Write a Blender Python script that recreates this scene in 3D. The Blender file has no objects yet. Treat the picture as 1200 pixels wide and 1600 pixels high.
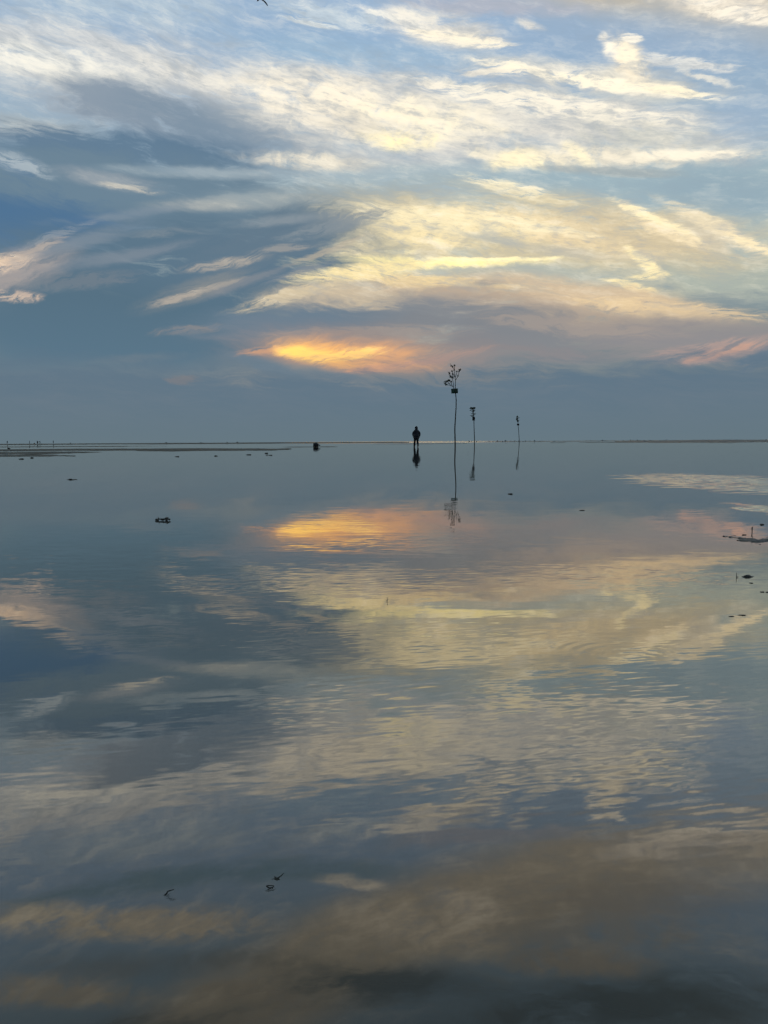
import bpy, bmesh, math, random
from mathutils import Vector, Matrix, Euler

random.seed(7)
R = math.radians
scene = bpy.context.scene
COL = scene.collection

# ------------------------------------------------------------------ camera
CAM_H = 0.47
FPX = 1200.0                       # focal length in pixels of the 1200 x 1600 photograph
PITCH, ROLL = R(5.25), R(0.32)
cam_data = bpy.data.cameras.new("camera")
cam = bpy.data.objects.new("camera", cam_data)
COL.objects.link(cam)
cam_data.sensor_fit = 'VERTICAL'
cam_data.sensor_height = 36.0
cam_data.lens = 27.0
cam_data.clip_start = 0.02
cam_data.clip_end = 60000.0
CAM_ROT = (Matrix.Rotation(R(90) - PITCH, 3, 'X') @ Matrix.Rotation(-ROLL, 3, 'Z'))
cam.location = (0, 0, CAM_H)
cam.rotation_euler = CAM_ROT.to_euler()
scene.camera = cam


def ray(px, py):
    """direction in the world that the photograph's pixel looks along"""
    return (CAM_ROT @ Vector((px - 600.0, 800.0 - py, -FPX))).normalized()


def azel(px, py):
    d = ray(px, py)
    return math.degrees(math.atan2(d.x, d.y)), math.degrees(math.asin(d.z))


def at_range(px, py, y):
    """point seen at the pixel, y metres ahead"""
    d = ray(px, py)
    return Vector((0, 0, CAM_H)) + d * (y / d.y)


def on_water(px, py, z=0.0):
    d = ray(px, py)
    return Vector((0, 0, CAM_H)) + d * ((z - CAM_H) / d.z)


# ------------------------------------------------------------------ view
scene.view_settings.view_transform = 'Standard'
scene.view_settings.look = 'None'
scene.view_settings.exposure = 0.0
scene.view_settings.gamma = 1.0
scene.view_settings.use_curve_mapping = False
scene.render.engine = 'CYCLES'
cy = scene.cycles
cy.max_bounces = 4
cy.glossy_bounces = 3
cy.diffuse_bounces = 2
cy.transmission_bounces = 2
cy.use_adaptive_sampling = True
cy.adaptive_threshold = 0.03
cy.adaptive_min_samples = 10
cy.caustics_reflective = False
cy.caustics_refractive = False

# ------------------------------------------------------------------ sky and sun
SUN_EL, SUN_AZ = R(5.0), R(-2.5)   # behind the burning gap in the cloud bank
SKY = 0.1


def lin(h):
    out = []
    for i in (0, 2, 4):
        c = int(h[i:i + 2], 16) / 255.0
        out.append(c / 12.92 if c <= 0.04045 else ((c + 0.055) / 1.055) ** 2.4)
    return out


def sky_rgb(h):
    return tuple(c / SKY for c in lin(h)) + (1.0,)


world = bpy.data.worlds.new("World")
scene.world = world
world.use_nodes = True
world.cycles.sampling_method = 'MANUAL'
world.cycles.sample_map_resolution = 256
nt = world.node_tree
nt.nodes.clear()
N, L = nt.nodes, nt.links


def nd(kind, **kw):
    n = N.new(kind)
    for k, v in kw.items():
        setattr(n, k, v)
    return n


def mth(op, a, b=None, c=None, clamp=False):
    n = nd('ShaderNodeMath', operation=op, use_clamp=clamp)
    for i, v in enumerate((a, b, c)):
        if v is None:
            continue
        if isinstance(v, (int, float)):
            n.inputs[i].default_value = v
        else:
            L.new(v, n.inputs[i])
    return n.outputs[0]


def vmth(op, a, b=None, scale=None):
    n = nd('ShaderNodeVectorMath', operation=op)
    for i, v in enumerate((a, b)):
        if v is None:
            continue
        if isinstance(v, (tuple, list)):
            n.inputs[i].default_value = v
        else:
            L.new(v, n.inputs[i])
    if scale is not None:
        n.inputs['Scale'].default_value = scale
    return n.outputs[0]


def ramp(v, f0, f1, t0=0.0, t1=1.0, mode='LINEAR'):
    n = nd('ShaderNodeMapRange', interpolation_type=mode)
    n.clamp = True
    L.new(v, n.inputs[0])
    for i, x in enumerate((f0, f1, t0, t1)):
        n.inputs[i + 1].default_value = x
    return n.outputs[0]


out = nd('ShaderNodeOutputWorld')
bg = nd('ShaderNodeBackground')
bg.inputs[1].default_value = SKY
L.new(bg.outputs[0], out.inputs[0])
nish = nd('ShaderNodeTexSky', sky_type='NISHITA')
nish.sun_disc = False
nish.sun_elevation = SUN_EL
nish.sun_rotation = SUN_AZ
nish.air_density = 1.0
nish.dust_density = 2.0
nish.ozone_density = 1.5

tc = nd('ShaderNodeTexCoord')
sep = nd('ShaderNodeSeparateXYZ')
L.new(tc.outputs['Generated'], sep.inputs[0])
az = mth('DEGREES', mth('ARCTAN2', sep.outputs[0], sep.outputs[1]))
el = mth('DEGREES', mth('ARCSINE', sep.outputs[2]))
cmb = nd('ShaderNodeCombineXYZ')
L.new(az, cmb.inputs[0])
L.new(el, cmb.inputs[1])
P0 = cmb.outputs[0]


def noise(vec, rot, fx, fy, seed, detail=6, rough=0.55, dist=0.0, color=False, lac=2.0):
    m = nd('ShaderNodeMapping')
    m.inputs['Rotation'].default_value = (0, 0, R(-rot))
    m.inputs['Scale'].default_value = (1, 1, 1)
    L.new(vec, m.inputs['Vector'])
    v = vmth('MULTIPLY', m.outputs[0], (fx, fy, 1.0))
    v = vmth('ADD', v, (seed * 13.7, seed * 7.3, seed * 3.1))
    t = nd('ShaderNodeTexNoise', noise_dimensions='2D')
    t.inputs['Scale'].default_value = 1.0
    t.inputs['Detail'].default_value = detail
    t.inputs['Roughness'].default_value = rough
    t.inputs['Lacunarity'].default_value = lac
    t.inputs['Distortion'].default_value = dist
    L.new(v, t.inputs['Vector'])
    return t.outputs['Color'] if color else t.outputs['Fac']


# the winds aloft bend every streak: warped copies of the sky coordinates
w1 = vmth('SUBTRACT', noise(P0, 0, 0.10, 0.22, 1, 3, color=True), (0.5, 0.5, 0.5))
w2 = vmth('SUBTRACT', noise(P0, -5, 0.6, 1.5, 2, 4, 0.6, color=True), (0.5, 0.5, 0.5))
PW = vmth('ADD', P0, vmth('MULTIPLY', w1, (5.0, 2.2, 0)))
PW = vmth('ADD', PW, vmth('MULTIPLY', w2, (1.0, 0.4, 0)))
back = ramp(mth('ABSOLUTE', az), 100, 160, 1, 0)
high = ramp(el, 55, 75, 1, 0)
calm = mth('MULTIPLY', back, high)


def field(f, lo, hi, t0, t1):
    return ramp(f, lo, hi, t0, t1)


def faded(f, mean=1.0):
    """fade the pattern out to its mean where the coordinates pinch"""
    return mth('ADD', mth('MULTIPLY', mth('SUBTRACT', f, mean), calm), mean)


n_s = noise(PW, -7, 0.16, 0.75, 3, 8, 0.60)
n_r = noise(PW, 14, 0.15, 0.80, 4, 8, 0.60)
n_b = noise(P0, -6, 0.50, 0.85, 5, 7, 0.62, 0.6)
n_f = noise(PW, -5, 0.45, 3.8, 6, 6, 0.64)
n_g = noise(PW, 17, 0.42, 4.0, 7, 6, 0.64)
n_n = noise(P0, 0, 0.08, 0.2, 8, 3, 0.5)
F = {
    's': faded(ramp(mth('ADD', mth('MULTIPLY', n_s, 0.72), mth('MULTIPLY', n_f, 0.28)), 0.30, 0.70, 0.3, 1.7)),
    'r': faded(ramp(mth('ADD', mth('MULTIPLY', n_r, 0.70), mth('MULTIPLY', n_g, 0.30)), 0.30, 0.70, 0.3, 1.7)),
    'b': faded(ramp(mth('ADD', mth('MULTIPLY', n_b, 0.75), mth('MULTIPLY', n_f, 0.25)), 0.30, 0.70, 0.3, 1.7)),
    'f': faded(ramp(mth('ADD', mth('MULTIPLY', n_f, 0.75), mth('MULTIPLY', n_s, 0.25)), 0.30, 0.70, 0.0, 2.0)),
    'g': faded(ramp(mth('ADD', mth('MULTIPLY', n_g, 0.75), mth('MULTIPLY', n_r, 0.25)), 0.30, 0.70, 0.0, 2.0)),
    'n': faded(ramp(n_n, 0.25, 0.75, 0.75, 1.25)),
}

# clear sky seen through a thin high veil
veil = nd('ShaderNodeValToRGB')
L.new(ramp(el, 0, 90), veil.inputs[0])
STOPS = [(0.0, '677a82'), (3.0, '637985'), (6.0, '657d8a'), (9.5, '7b909c'), (12.0, 'a2b3b3'), (16.5, 'a0b6bd'),
         (20.0, '98b0c2'), (24.0, '94b0cb'), (29.0, '93b1d0'), (35.0, '8aa4b8'), (50.0, '7890a6'), (90.0, '62798f')]
els = veil.color_ramp.elements
els[0].position, els[0].color = 0.0, sky_rgb(STOPS[0][1])
els[1].position, els[1].color = 1.0, sky_rgb(STOPS[-1][1])
for a, h in STOPS[1:-1]:
    e = els.new(a / 90.0)
    e.color = sky_rgb(h)


def mixc(fac, a, b, mode='MIX'):
    n = nd('ShaderNodeMix', data_type='RGBA', blend_type=mode)
    n.clamp_factor = True
    if isinstance(fac, (int, float)):
        n.inputs[0].default_value = fac
    else:
        L.new(fac, n.inputs[0])
    for i, v in ((6, a), (7, b)):
        if isinstance(v, tuple):
            n.inputs[i].default_value = v
        else:
            L.new(v, n.inputs[i])
    return n.outputs[2]


sky = mixc(0.93, nish.outputs[0], veil.outputs[0])
# cirrus everywhere, thin
sky = mixc(mth('MULTIPLY', ramp(F['s'], 0.9, 1.9), mth('MULTIPLY', ramp(el, 8, 16), 0.35)), sky, sky_rgb('cfcfc8'))


def stroke(x, y, rx, ry, rot, hexc, op=1.0, f='s', lo=0.06, hi=0.6, bright=1.0, warp=True):
    """one bank, band or streak of cloud: middle, half length, half height and tilt on the sky's dome"""
    global sky
    a0, e0 = azel(x, y)
    ca, sa = math.cos(R(rot)), math.sin(R(rot))
    ax, ex = azel(x + rx * ca, y - rx * sa)
    ay, ey = azel(x + ry * sa, y + ry * ca)
    major = Vector((ax - a0, ex - e0))
    minor = Vector((ay - a0, ey - e0))
    th = math.atan2(major.y, major.x)
    m = nd('ShaderNodeMapping', vector_type='TEXTURE')
    m.inputs['Location'].default_value = (a0, e0, 0)
    m.inputs['Rotation'].default_value = (0, 0, th)
    m.inputs['Scale'].default_value = (major.length, minor.length, 1)
    L.new(PS if warp else P0, m.inputs['Vector'])
    g = nd('ShaderNodeTexGradient', gradient_type='SPHERICAL')
    L.new(m.outputs[0], g.inputs[0])
    v = mth('MULTIPLY', g.outputs['Fac'], F[f])
    k = f in 'fg'
    w = ramp(v, lo * (0.6 if k else 0.4), (0.17 if k else 0.22) + hi * (1.1 if k else 1.2), 0.0, op, 'SMOOTHSTEP')
    sky = mixc(w, sky, tuple(c * bright for c in sky_rgb(hexc)[:3]) + (1.0,))


# strokes use a gentler warp so that they stay where they are
PS = vmth('ADD', P0, vmth('MULTIPLY', w1, (1.2, 0.5, 0)))
PS = vmth('ADD', PS, vmth('MULTIPLY', w2, (0.8, 0.32, 0)))
for s in [
    # ---- above the picture, seen only in the water
    (600, -178, 2600, 135, -1, 'c2b6a0', .95, 'n', .0, .38),
    (850, -175, 500, 80, 6, 'b0a696', .6, 'b', .02, .5),
    (-10, -145, 160, 50, 3, 'd8cdb6', .95, 'b', .04, .5),
    (200, -158, 260, 48, 2, 'cec2ac', .95, 'b', .04, .5),
    (530, -81, 90, 18, 8, 'e0d7c6', .9, 'b', .04, .45),
    (655, -170, 220, 66, 14, 'd2c6b0', .95, 'b', .04, .5),
    (740, -128, 120, 40, 16, 'd9cdb8', .9, 'b', .04, .5),
    (1000, -110, 330, 60, 6, 'a9a094', .6, 's', .01, .6),
    (1220, 0, 190, 40, 10, 'c9bfae', .9, 'b', .04, .5),
    (300, -62, 460, 36, 2, '7a9bae', .85, 's', .0, .5),
    (120, -240, 250, 44, 4, '7d8080', .45, 's', .0, .7),
    (390, -238, 260, 40, 10, '7d807f', .45, 'b', .0, .7),
    (570, -285, 340, 60, 4, '5d6c77', .85, 's', .0, .65),
    (150, -365, 300, 50, 0, '6a747a', .7, 's', .0, .65),
    (1020, -330, 640, 100, 4, '5b6972', .85, 's', .0, .6),
    (0, -290, 220, 44, 6, 'b9ae9b', .85, 'b', .02, .5),
    (340, -300, 150, 34, 12, 'b3a998', .9, 'b', .04, .5),
    (930, -238, 190, 42, 4, 'b0a799', .9, 'b', .04, .5),
    # ---- top of the picture
    (150, 10, 330, 60, 0, 'b3c3ce', .7, 's'),
    (650, 30, 320, 70, 0, '97b3d0', .6, 'n'),
    (980, 60, 330, 60, -4, '97aec6', .8, 'n'),
    (760, 10, 240, 26, 0, 'b0b3be', .8, 's'),
    (1130, 2, 250, 40, -8, 'ddd3c2', .95, 'b', .06, .45),
    (1150, 20, 110, 20, -12, 'efe5d2', .8, 'f', .08, .45),
    (520, 25, 150, 26, -8, 'c9d2d4', .6, 'f'),
    (480, 33, 60, 8, -10, 'dfe0d8', .7, 'f'),
    (690, 45, 150, 40, -8, 'd3cfc6', .95, 's', .08, .45),
    (640, 30, 60, 22, -20, 'e6dfd0', .8, 'b', .1, .5),
    (715, 60, 120, 16, -7, 'efe4cc', .95, 'f', .1, .45),
    (830, 40, 30, 12, -20, 'd8d3c8', .8, 'b', .1, .5),
    (560, 90, 300, 50, -2, '92b4cf', .75, 'n'),
    (1070, 98, 130, 13, -6, 'd6d5cf', .9, 'f', .08, .45),
    (930, 126, 290, 34, -4, 'd5cfbf', .9, 's', .08, .45),
    (800, 112, 120, 12, 3, 'e4dbc8', .9, 'f', .1, .45),
    (930, 128, 260, 15, -6, 'f4e9cf', 1., 'f', .10, .45),
    (1060, 142, 110, 12, -6, 'f2e6c8', 1., 'f', .10, .45),
    (985, 95, 70, 34, -48, 'e6dac2', 1., 'b', .12, .4),
    (955, 70, 30, 17, -50, 'f4ead6', .95, 'b', .08, .5),
    (985, 88, 40, 20, -40, 'f6e9cd', .9, 'b', .15, .45),
    (988, 60, 24, 10, -10, 'f1e8d4', .9, 'f', .15, .45),
    (850, 148, 330, 14, -2, '9fb5bf', .6, 'f', .08, .5),
    (760, 138, 120, 8, -4, 'e2dccb', .7, 'f', .04, .5),
    (660, 126, 60, 10, -8, 'dcd8cd', .7, 'f', .04, .5),
    (880, 108, 90, 8, -4, 'd9d6cc', .7, 'f', .04, .5),
    (1110, 122, 70, 8, -14, 'e3dccb', .7, 'f', .04, .5),
    (610, 26, 80, 8, -14, 'e6e2d6', .7, 'f', .04, .5),
    (1160, 190, 130, 90, 0, '9ab1c8', .7, 'n'),
    # ---- the big cream cloud on the left
    (180, 118, 420, 100, -9, 'c6c9ca', 1., 's', .04, .5),
    (80, 105, 240, 50, -9, 'e2dfd4', .9, 'b', .06, .6),
    (320, 128, 200, 36, -14, 'dad6cc', .85, 'b', .06, .6),
    (50, 203, 150, 30, -3, 'd2d3cb', .9, 's', .05, .55),
    (250, 180, 270, 62, -8, '8a9aaa', .95, 's', .03, .42),
    (370, 205, 230, 60, -10, '8296a8', .95, 's', .03, .42),
    # ---- the cream cloud in the middle
    (650, 190, 460, 112, -4, 'cac9c4', .95, 's', .04, .46),
    (520, 165, 220, 75, -10, 'ece1cb', .95, 'b', .10, .6),
    (680, 185, 220, 55, -3, 'f0e4c8', .9, 'b', .10, .6),
    (620, 218, 90, 26, -4, 'fbeab6', .9, 'b', .12, .6),
    (930, 190, 330, 66, -6, 'd0cdc5', .95, 's', .05, .46),
    (860, 165, 330, 26, -6, 'ece3cf', .85, 'f', .10, .5),
    (1010, 215, 190, 42, -4, 'c6c5ba', .7, 'b', .08, .6),
    (560, 195, 120, 26, -8, 'c9c4b8', .6, 'b', .12, .6),
    # ---- greyish blue under the left half
    (190, 238, 340, 50, -4, '65829b', .95, 's', .02, .40),
    (60, 325, 330, 120, -2, '587a9c', 1., 'n', .02, .45),
    (330, 360, 450, 130, -2, '6f8799', .95, 's', .02, .40),
    (60, 330, 230, 90, 4, '557a9d', .9, 'n', .04, .5),
    (200, 292, 360, 62, -4, '718a9c', .95, 's', .01, .34),
    (30, 256, 80, 18, -18, 'aab6bd', .85, 'f', .04, .6),
    (175, 282, 120, 18, -8, '98a2aa', .85, 's', .04, .6),
    (205, 294, 66, 8, -8, 'bdbab0', .85, 'f', .05, .6),
    (320, 270, 200, 14, 0, 'a7b4ba', .7, 's', .04, .55),
    (370, 318, 170, 17, 3, 'b9b8b0', .9, 's', .04, .55),
    (490, 252, 150, 20, -3, 'dad2c0', .9, 'b', .06, .5),
    (650, 285, 200, 42, 3, '9fb2ba', .85, 's', .05, .5),
    (500, 310, 280, 30, 5, '97a5ab', .8, 's', .03, .5),
    (262, 366, 90, 14, 2, 'b3b0aa', .85, 's', .04, .55),
    (560, 337, 120, 16, 6, 'b9b3a6', .8, 's', .04, .55),
    # ---- teal gap and puffs on the right
    (980, 296, 420, 60, -1, '9cb2bb', .9, 'n', .04, .4),
    (1140, 300, 230, 60, -2, '92a9b6', .7, 'n', .04, .5),
    (960, 244, 330, 24, 1, 'd6cfbd', .9, 'b', .05, .5),
    (800, 248, 62, 22, 10, 'f0e2bc', .95, 'b', .08, .48),
    (750, 240, 46, 14, -6, 'e6dcc4', .85, 'b', .08, .5),
    (835, 252, 40, 18, -20, 'f3e6c0', .9, 'b', .08, .48),
    (872, 248, 44, 18, -24, 'ebdfc2', .85, 'b', .08, .5),
    (908, 240, 46, 18, -32, 'f2e5c2', .95, 'b', .08, .48),
    (965, 244, 46, 14, -20, 'e4dac4', .85, 'b', .08, .5),
    (1020, 242, 50, 11, 10, 'e9dfc8', .85, 'b', .08, .5),
    (1085, 241, 120, 12, 0, 'ece2cc', .95, 'b', .06, .42),
    (960, 266, 170, 12, -2, 'a4adae', .8, 's', .08, .5),
    (800, 294, 110, 15, -12, 'efe3c0', .9, 'f', .10, .42),
    (840, 312, 90, 8, -6, 'efe2bc', .8, 'f', .10, .42),
    # ---- the second, yellow cloud
    (860, 385, 560, 105, -3, 'cbbf9f', 1., 's', .03, .38),
    (640, 362, 200, 50, 4, 'f0dba8', .9, 'b', .05, .5),
    (780, 350, 200, 34, -4, 'ecd8aa', .85, 'b', .06, .5),
    (930, 372, 260, 44, -10, 'e2cca2', .85, 'b', .06, .5),
    (690, 345, 260, 26, -3, 'eadbb2', .75, 'f', .08, .5),
    (1130, 430, 240, 62, -4, 'a9b2a8', .9, 's', .05, .45),
    (860, 430, 260, 30, -2, 'adb4ac', .85, 's', .05, .45),
    (1010, 372, 230, 52, -14, 'cdbd9c', .9, 's', .02, .5),
    (1120, 375, 130, 30, -18, 'cbc0a8', .85, 's', .02, .5),
    (1020, 341, 105, 13, -26, 'f4e2b4', .85, 'f', .04, .5),
    (1040, 364, 95, 14, -20, 'e8d4ac', .8, 'f', .04, .5),
    (1130, 358, 150, 18, -24, 'e2d2b0', .85, 'f', .04, .5),
    (1180, 380, 80, 11, -22, 'efdcb2', .85, 'f', .04, .5),
    (560, 388, 150, 36, 8, 'ecd9a8', .9, 'b', .06, .5),
    (760, 372, 90, 12, -8, 'b9b9ad', .7, 's', .04, .5),
    (900, 395, 120, 14, -6, 'bcb7a8', .7, 's', .04, .5),
    (620, 392, 40, 6, -2, 'f6e6b4', .8, 'b', .06, .5),
    (830, 352, 160, 12, -10, 'eedfb8', .7, 'f', .04, .5),
    # the S shaped wisp
    (1003, 411, 50, 15, -44, 'f3e0ac', .9, 'f', .05, .42),
    (1008, 433, 50, 8, 4, 'efdca8', .85, 'f', .05, .45),
    (980, 447, 60, 10, -14, 'f3dfa8', .9, 'f', .05, .42),
    (1005, 463, 50, 13, -34, 'ecd6a6', .85, 'f', .05, .45),
    # trail
    (650, 409, 270, 11, 1, 'fae8a4', 1., 'b', .06, .34),
    (560, 414, 170, 22, 2, 'f6e2a0', .8, 'b', .10, .5),
    (770, 404, 150, 5, 1, 'f5e6b0', 1., 'b', .06, .34),
    # ---- dark wedge left
    (270, 440, 450, 130, 6, '627d91', 1., 's', .02, .34),
    (420, 380, 200, 70, 18, '698092', 1., 'r', .0, .52),
    (520, 352, 120, 16, 14, '8a959d', .8, 'g', .02, .5),
    (510, 392, 90, 9, 22, 'b5ab99', .7, 'g', .03, .5),
    (470, 425, 80, 10, 20, '7f8b98', .8, 'g', .02, .5),
    (130, 520, 560, 130, 0, '5b778a', 1., 'n', .02, .42),
    (30, 425, 130, 44, 20, 'a79f9c', .9, 'r', .06, .5),
    (8, 412, 75, 19, 10, 'd8bfa6', .95, 'g', .08, .45),
    (20, 461, 64, 13, -2, 'c8b3a2', .9, 'g', .08, .45),
    (130, 378, 130, 20, 20, '84929f', .7, 'r', .03, .6),
    (350, 412, 90, 12, 9, 'b0a89d', .8, 'g', .05, .55),
    (440, 388, 70, 9, 8, 'a9a49d', .6, 'g', .05, .6),
    (300, 455, 120, 24, 18, '959592', .7, 'r', .04, .6),
    (280, 464, 70, 10, 16, 'b9ad9f', .7, 'g', .06, .55),
    (340, 446, 60, 8, 14, 'b0a79c', .6, 'g', .06, .6),
    (300, 515, 80, 10, 6, '9a918c', .7, 'g', .05, .6),
    (130, 440, 120, 18, 6, '7e8892', .6, 'g', .06, .5),
    (60, 392, 70, 10, 22, 'b3a89f', .7, 'g', .03, .6),
    (100, 365, 90, 9, 22, '98a0a8', .6, 'g', .03, .6),
    (200, 400, 170, 16, 12, '8a949f', .6, 'r', .0, .6),
    (430, 345, 130, 12, 6, '97a0a6', .6, 'r', .0, .6),
    (390, 440, 110, 12, 20, '8e9298', .6, 'r', .0, .6),
    (220, 560, 110, 12, 4, '74818b', .5, 's', .0, .6),
    (190, 335, 150, 12, 8, '8796a4', .6, 's', .0, .6),
    # ---- tan arch and grey shade under the trail
    (640, 462, 300, 42, 3, 'c8b79c', 1., 'r', .04, .42),
    (470, 458, 150, 16, 17, 'd0bf9f', .9, 'g', .05, .5),
    (680, 440, 190, 18, -4, 'ecd29a', .9, 'f', .08, .45),
    (560, 425, 150, 18, 8, 'edd8a0', .9, 'f', .08, .45),
    (700, 456, 130, 14, 2, '9fa09c', .9, 'b', .08, .45),
    (770, 442, 50, 8, 2, '8e969a', .9, 'b', .10, .45),
    (900, 500, 460, 62, -7, 'bda993', 1., 's', .04, .4),
    (950, 468, 300, 34, -9, 'd0b99a', .9, 's', .08, .45),
    (1040, 485, 230, 20, -5, 'e2c79c', .85, 'f', .10, .5),
    (650, 500, 330, 50, 0, '8a8f95', .95, 's', .04, .36),
    (470, 505, 240, 42, 4, '6f8394', .95, 's', .05, .45),
    (810, 525, 360, 55, -3, '85898f', .95, 's', .04, .4),
    (1080, 530, 330, 50, -4, '8f8e92', .9, 's', .05, .45),
    (900, 510, 220, 20, -4, 'a89c93', .7, 'f', .08, .5),
    (580, 522, 220, 18, 2, 'a69c94', .75, 'f', .08, .5),
    # ---- burning gap
    (590, 554, 330, 60, -3, '968a88', .8, 's', .0, .6),
    (585, 556, 230, 42, -5, 'bb9a86', .9, 'r', .0, .55),
    (570, 556, 185, 36, -6, 'dba67c', .95, 'r', .0, .48),
    (425, 546, 70, 9, 8, 'cfa080', .85, 'g', .02, .5),
    (510, 553, 105, 27, -8, 'f4b56c', .95, 'r', .0, .42, 1.1),
    (605, 561, 110, 23, -6, 'ecb07c', .9, 'r', .0, .45),
    (482, 553, 66, 17, -8, 'fecb68', .95, 'r', .0, .42, 1.3),
    (545, 554, 76, 13, 6, 'fbc970', .85, 'g', .02, .48, 1.25),
    (610, 573, 120, 10, 7, 'e6ab82', .85, 'g', .02, .5),
    (685, 562, 110, 10, 12, 'c49c88', .85, 'g', .02, .5),
    (440, 580, 120, 16, -18, '6b8090', .85, 's', .0, .5),
    (525, 588, 80, 10, -8, '70828f', .8, 's', .0, .5),
    # ---- pink streaks on the right
    (1110, 550, 150, 22, 9, 'b39c94', .9, 'g', .06, .4),
    (1110, 553, 100, 11, 12, 'd0a590', .85, 'g', .03, .5),
    (1185, 560, 80, 16, 28, '6d7f90', .9, 'g', .03, .4),
    (1060, 562, 70, 9, 20, '76828d', .8, 'g', .04, .45),
    (1130, 545, 60, 5, 24, '7d868f', .7, 'g', .05, .5),
    (1020, 566, 90, 10, 12, '73818c', .7, 'g', .10, .45),
    (800, 556, 260, 22, 2, '8f8a8c', .6, 's', .05, .5),
    ]:
    stroke(*s)

# thin and thick places within the clouds: fibres and curds of light and shade
d_b = faded(noise(PS, -9, 0.55, 1.3, 11, 7, 0.60, 0.3), 0.5)
d_f = faded(noise(PS, -12, 0.30, 2.2, 12, 7, 0.62), 0.5)
d_l = faded(noise(PS, -10, 0.20, 0.55, 13, 5, 0.58), 0.5)
up = ramp(el, 5.0, 11.0)
d_r = mth('SUBTRACT', 1.0, mth('MULTIPLY', mth('ABSOLUTE', mth('SUBTRACT', faded(noise(PS, -10, 0.9, 4.6, 14, 5, 0.6), 0.5), 0.5)), 2.0))
detail = mth('ADD', mth('MULTIPLY', d_b, 0.34), mth('ADD', mth('MULTIPLY', d_f, 0.33), mth('MULTIPLY', d_l, 0.33)))
detail = mth('ADD', detail, mth('MULTIPLY', mth('SUBTRACT', d_r, 0.84), 0.16))
bw = nd('ShaderNodeRGBToBW')
L.new(sky, bw.inputs[0])
white = ramp(bw.outputs[0], 0.28 / SKY, 0.62 / SKY)
up = mth('MULTIPLY', up, white)
sky = mixc(mth('MULTIPLY', ramp(detail, 0.54, 0.34, 0.0, 0.50, 'SMOOTHSTEP'), up), sky, sky_rgb('95a3b0'))
sky = mixc(mth('MULTIPLY', ramp(detail, 0.48, 0.68, 0.0, 0.40, 'SMOOTHSTEP'), up), sky, sky_rgb('f8eed8'))

# the grey bank above the horizon, closed all round
bank_edge = mth('ADD', el, mth('MULTIPLY', mth('SUBTRACT', F['s'], 1.0), 1.2))
bank = nd('ShaderNodeValToRGB')
L.new(ramp(el, 0, 9), bank.inputs[0])
be = bank.color_ramp.elements
be[0].position, be[0].color = 0.0, sky_rgb('667882')
be[1].position, be[1].color = 1.0, sky_rgb('5f768a')
e = be.new(0.35)
e.color = sky_rgb('637786')
bank_col = mixc(mth('MULTIPLY', ramp(mth('ADD', mth('MULTIPLY', F['s'], 0.6), mth('MULTIPLY', F['n'], 0.4)), 0.8, 1.4), mth('MULTIPLY', ramp(el, 0.6, 3.0), 0.30)), bank.outputs[0], sky_rgb('75808a'))
sky = mixc(ramp(bank_edge, 4.0, 6.6, 1.0, 0.0, 'SMOOTHSTEP'), sky, bank_col)
for s in [
    (292, 592, 40, 10, 4, '847f80', .5, 'f', .05, .5),
    (700, 590, 200, 14, 2, '7d8286', .5, 'f', .05, .5),
]:
    stroke(*s)
# sunlit cloud is far brighter than cloud in the shade of the bank
bw2 = nd('ShaderNodeRGBToBW')
L.new(sky, bw2.inputs[0])
gain = ramp(bw2.outputs[0], 0.14 / SKY, 0.74 / SKY, 0.86, 1.26)
gain = mth('ADD', mth('MULTIPLY', mth('SUBTRACT', gain, 1.0), ramp(el, 5.0, 11.0)), 1.0)
gm = nd('ShaderNodeVectorMath', operation='SCALE')
L.new(sky, gm.inputs[0])
L.new(gain, gm.inputs['Scale'])
L.new(gm.outputs[0], bg.inputs[0])

sun_data = bpy.data.lights.new("sun", 'SUN')
sun_data.energy = 0.02             # the sun is behind the bank: what comes through is spread over the whole sky
sun_data.angle = R(180)
sun_data.color = (1.0, 0.78, 0.5)
sun = bpy.data.objects.new("sun", sun_data)
COL.objects.link(sun)
sun.rotation_euler = Vector((math.sin(SUN_AZ) * math.cos(SUN_EL), math.cos(SUN_AZ) * math.cos(SUN_EL),
                             math.sin(SUN_EL))).to_track_quat('Z', 'Y').to_euler()


# ------------------------------------------------------------------ materials
def new_mat(name):
    global N, L
    m = bpy.data.materials.new(name)
    m.use_nodes = True
    N, L = m.node_tree.nodes, m.node_tree.links
    N.clear()
    o = N.new('ShaderNodeOutputMaterial')
    b = N.new('ShaderNodeBsdfPrincipled')
    L.new(b.outputs[0], o.inputs[0])
    return m, b


def tag(o, label=None, cat=None, group=None, kind=None):
    for k, v in (('label', label), ('category', cat), ('group', group), ('kind', kind)):
        if v:
            o[k] = v
    return o


def link(name, mesh, parent=None, loc=None):
    o = bpy.data.objects.new(name, mesh)
    COL.objects.link(o)
    if parent is not None:
        o.parent = parent
    if loc is not None:
        o.location = loc
    return o


# water: a mirror with wavelets of a few centimetres where a breath of wind touches it
water_mat, wb = new_mat('shallow_water')
geo = nd('ShaderNodeNewGeometry')
pos = geo.outputs['Position']
sp = nd('ShaderNodeSeparateXYZ')
L.new(pos, sp.inputs[0])
dist = vmth('LENGTH', pos)
dist = [n for n in N if n.type == 'VECT_MATH' and n.operation == 'LENGTH'][0].outputs['Value']


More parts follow.
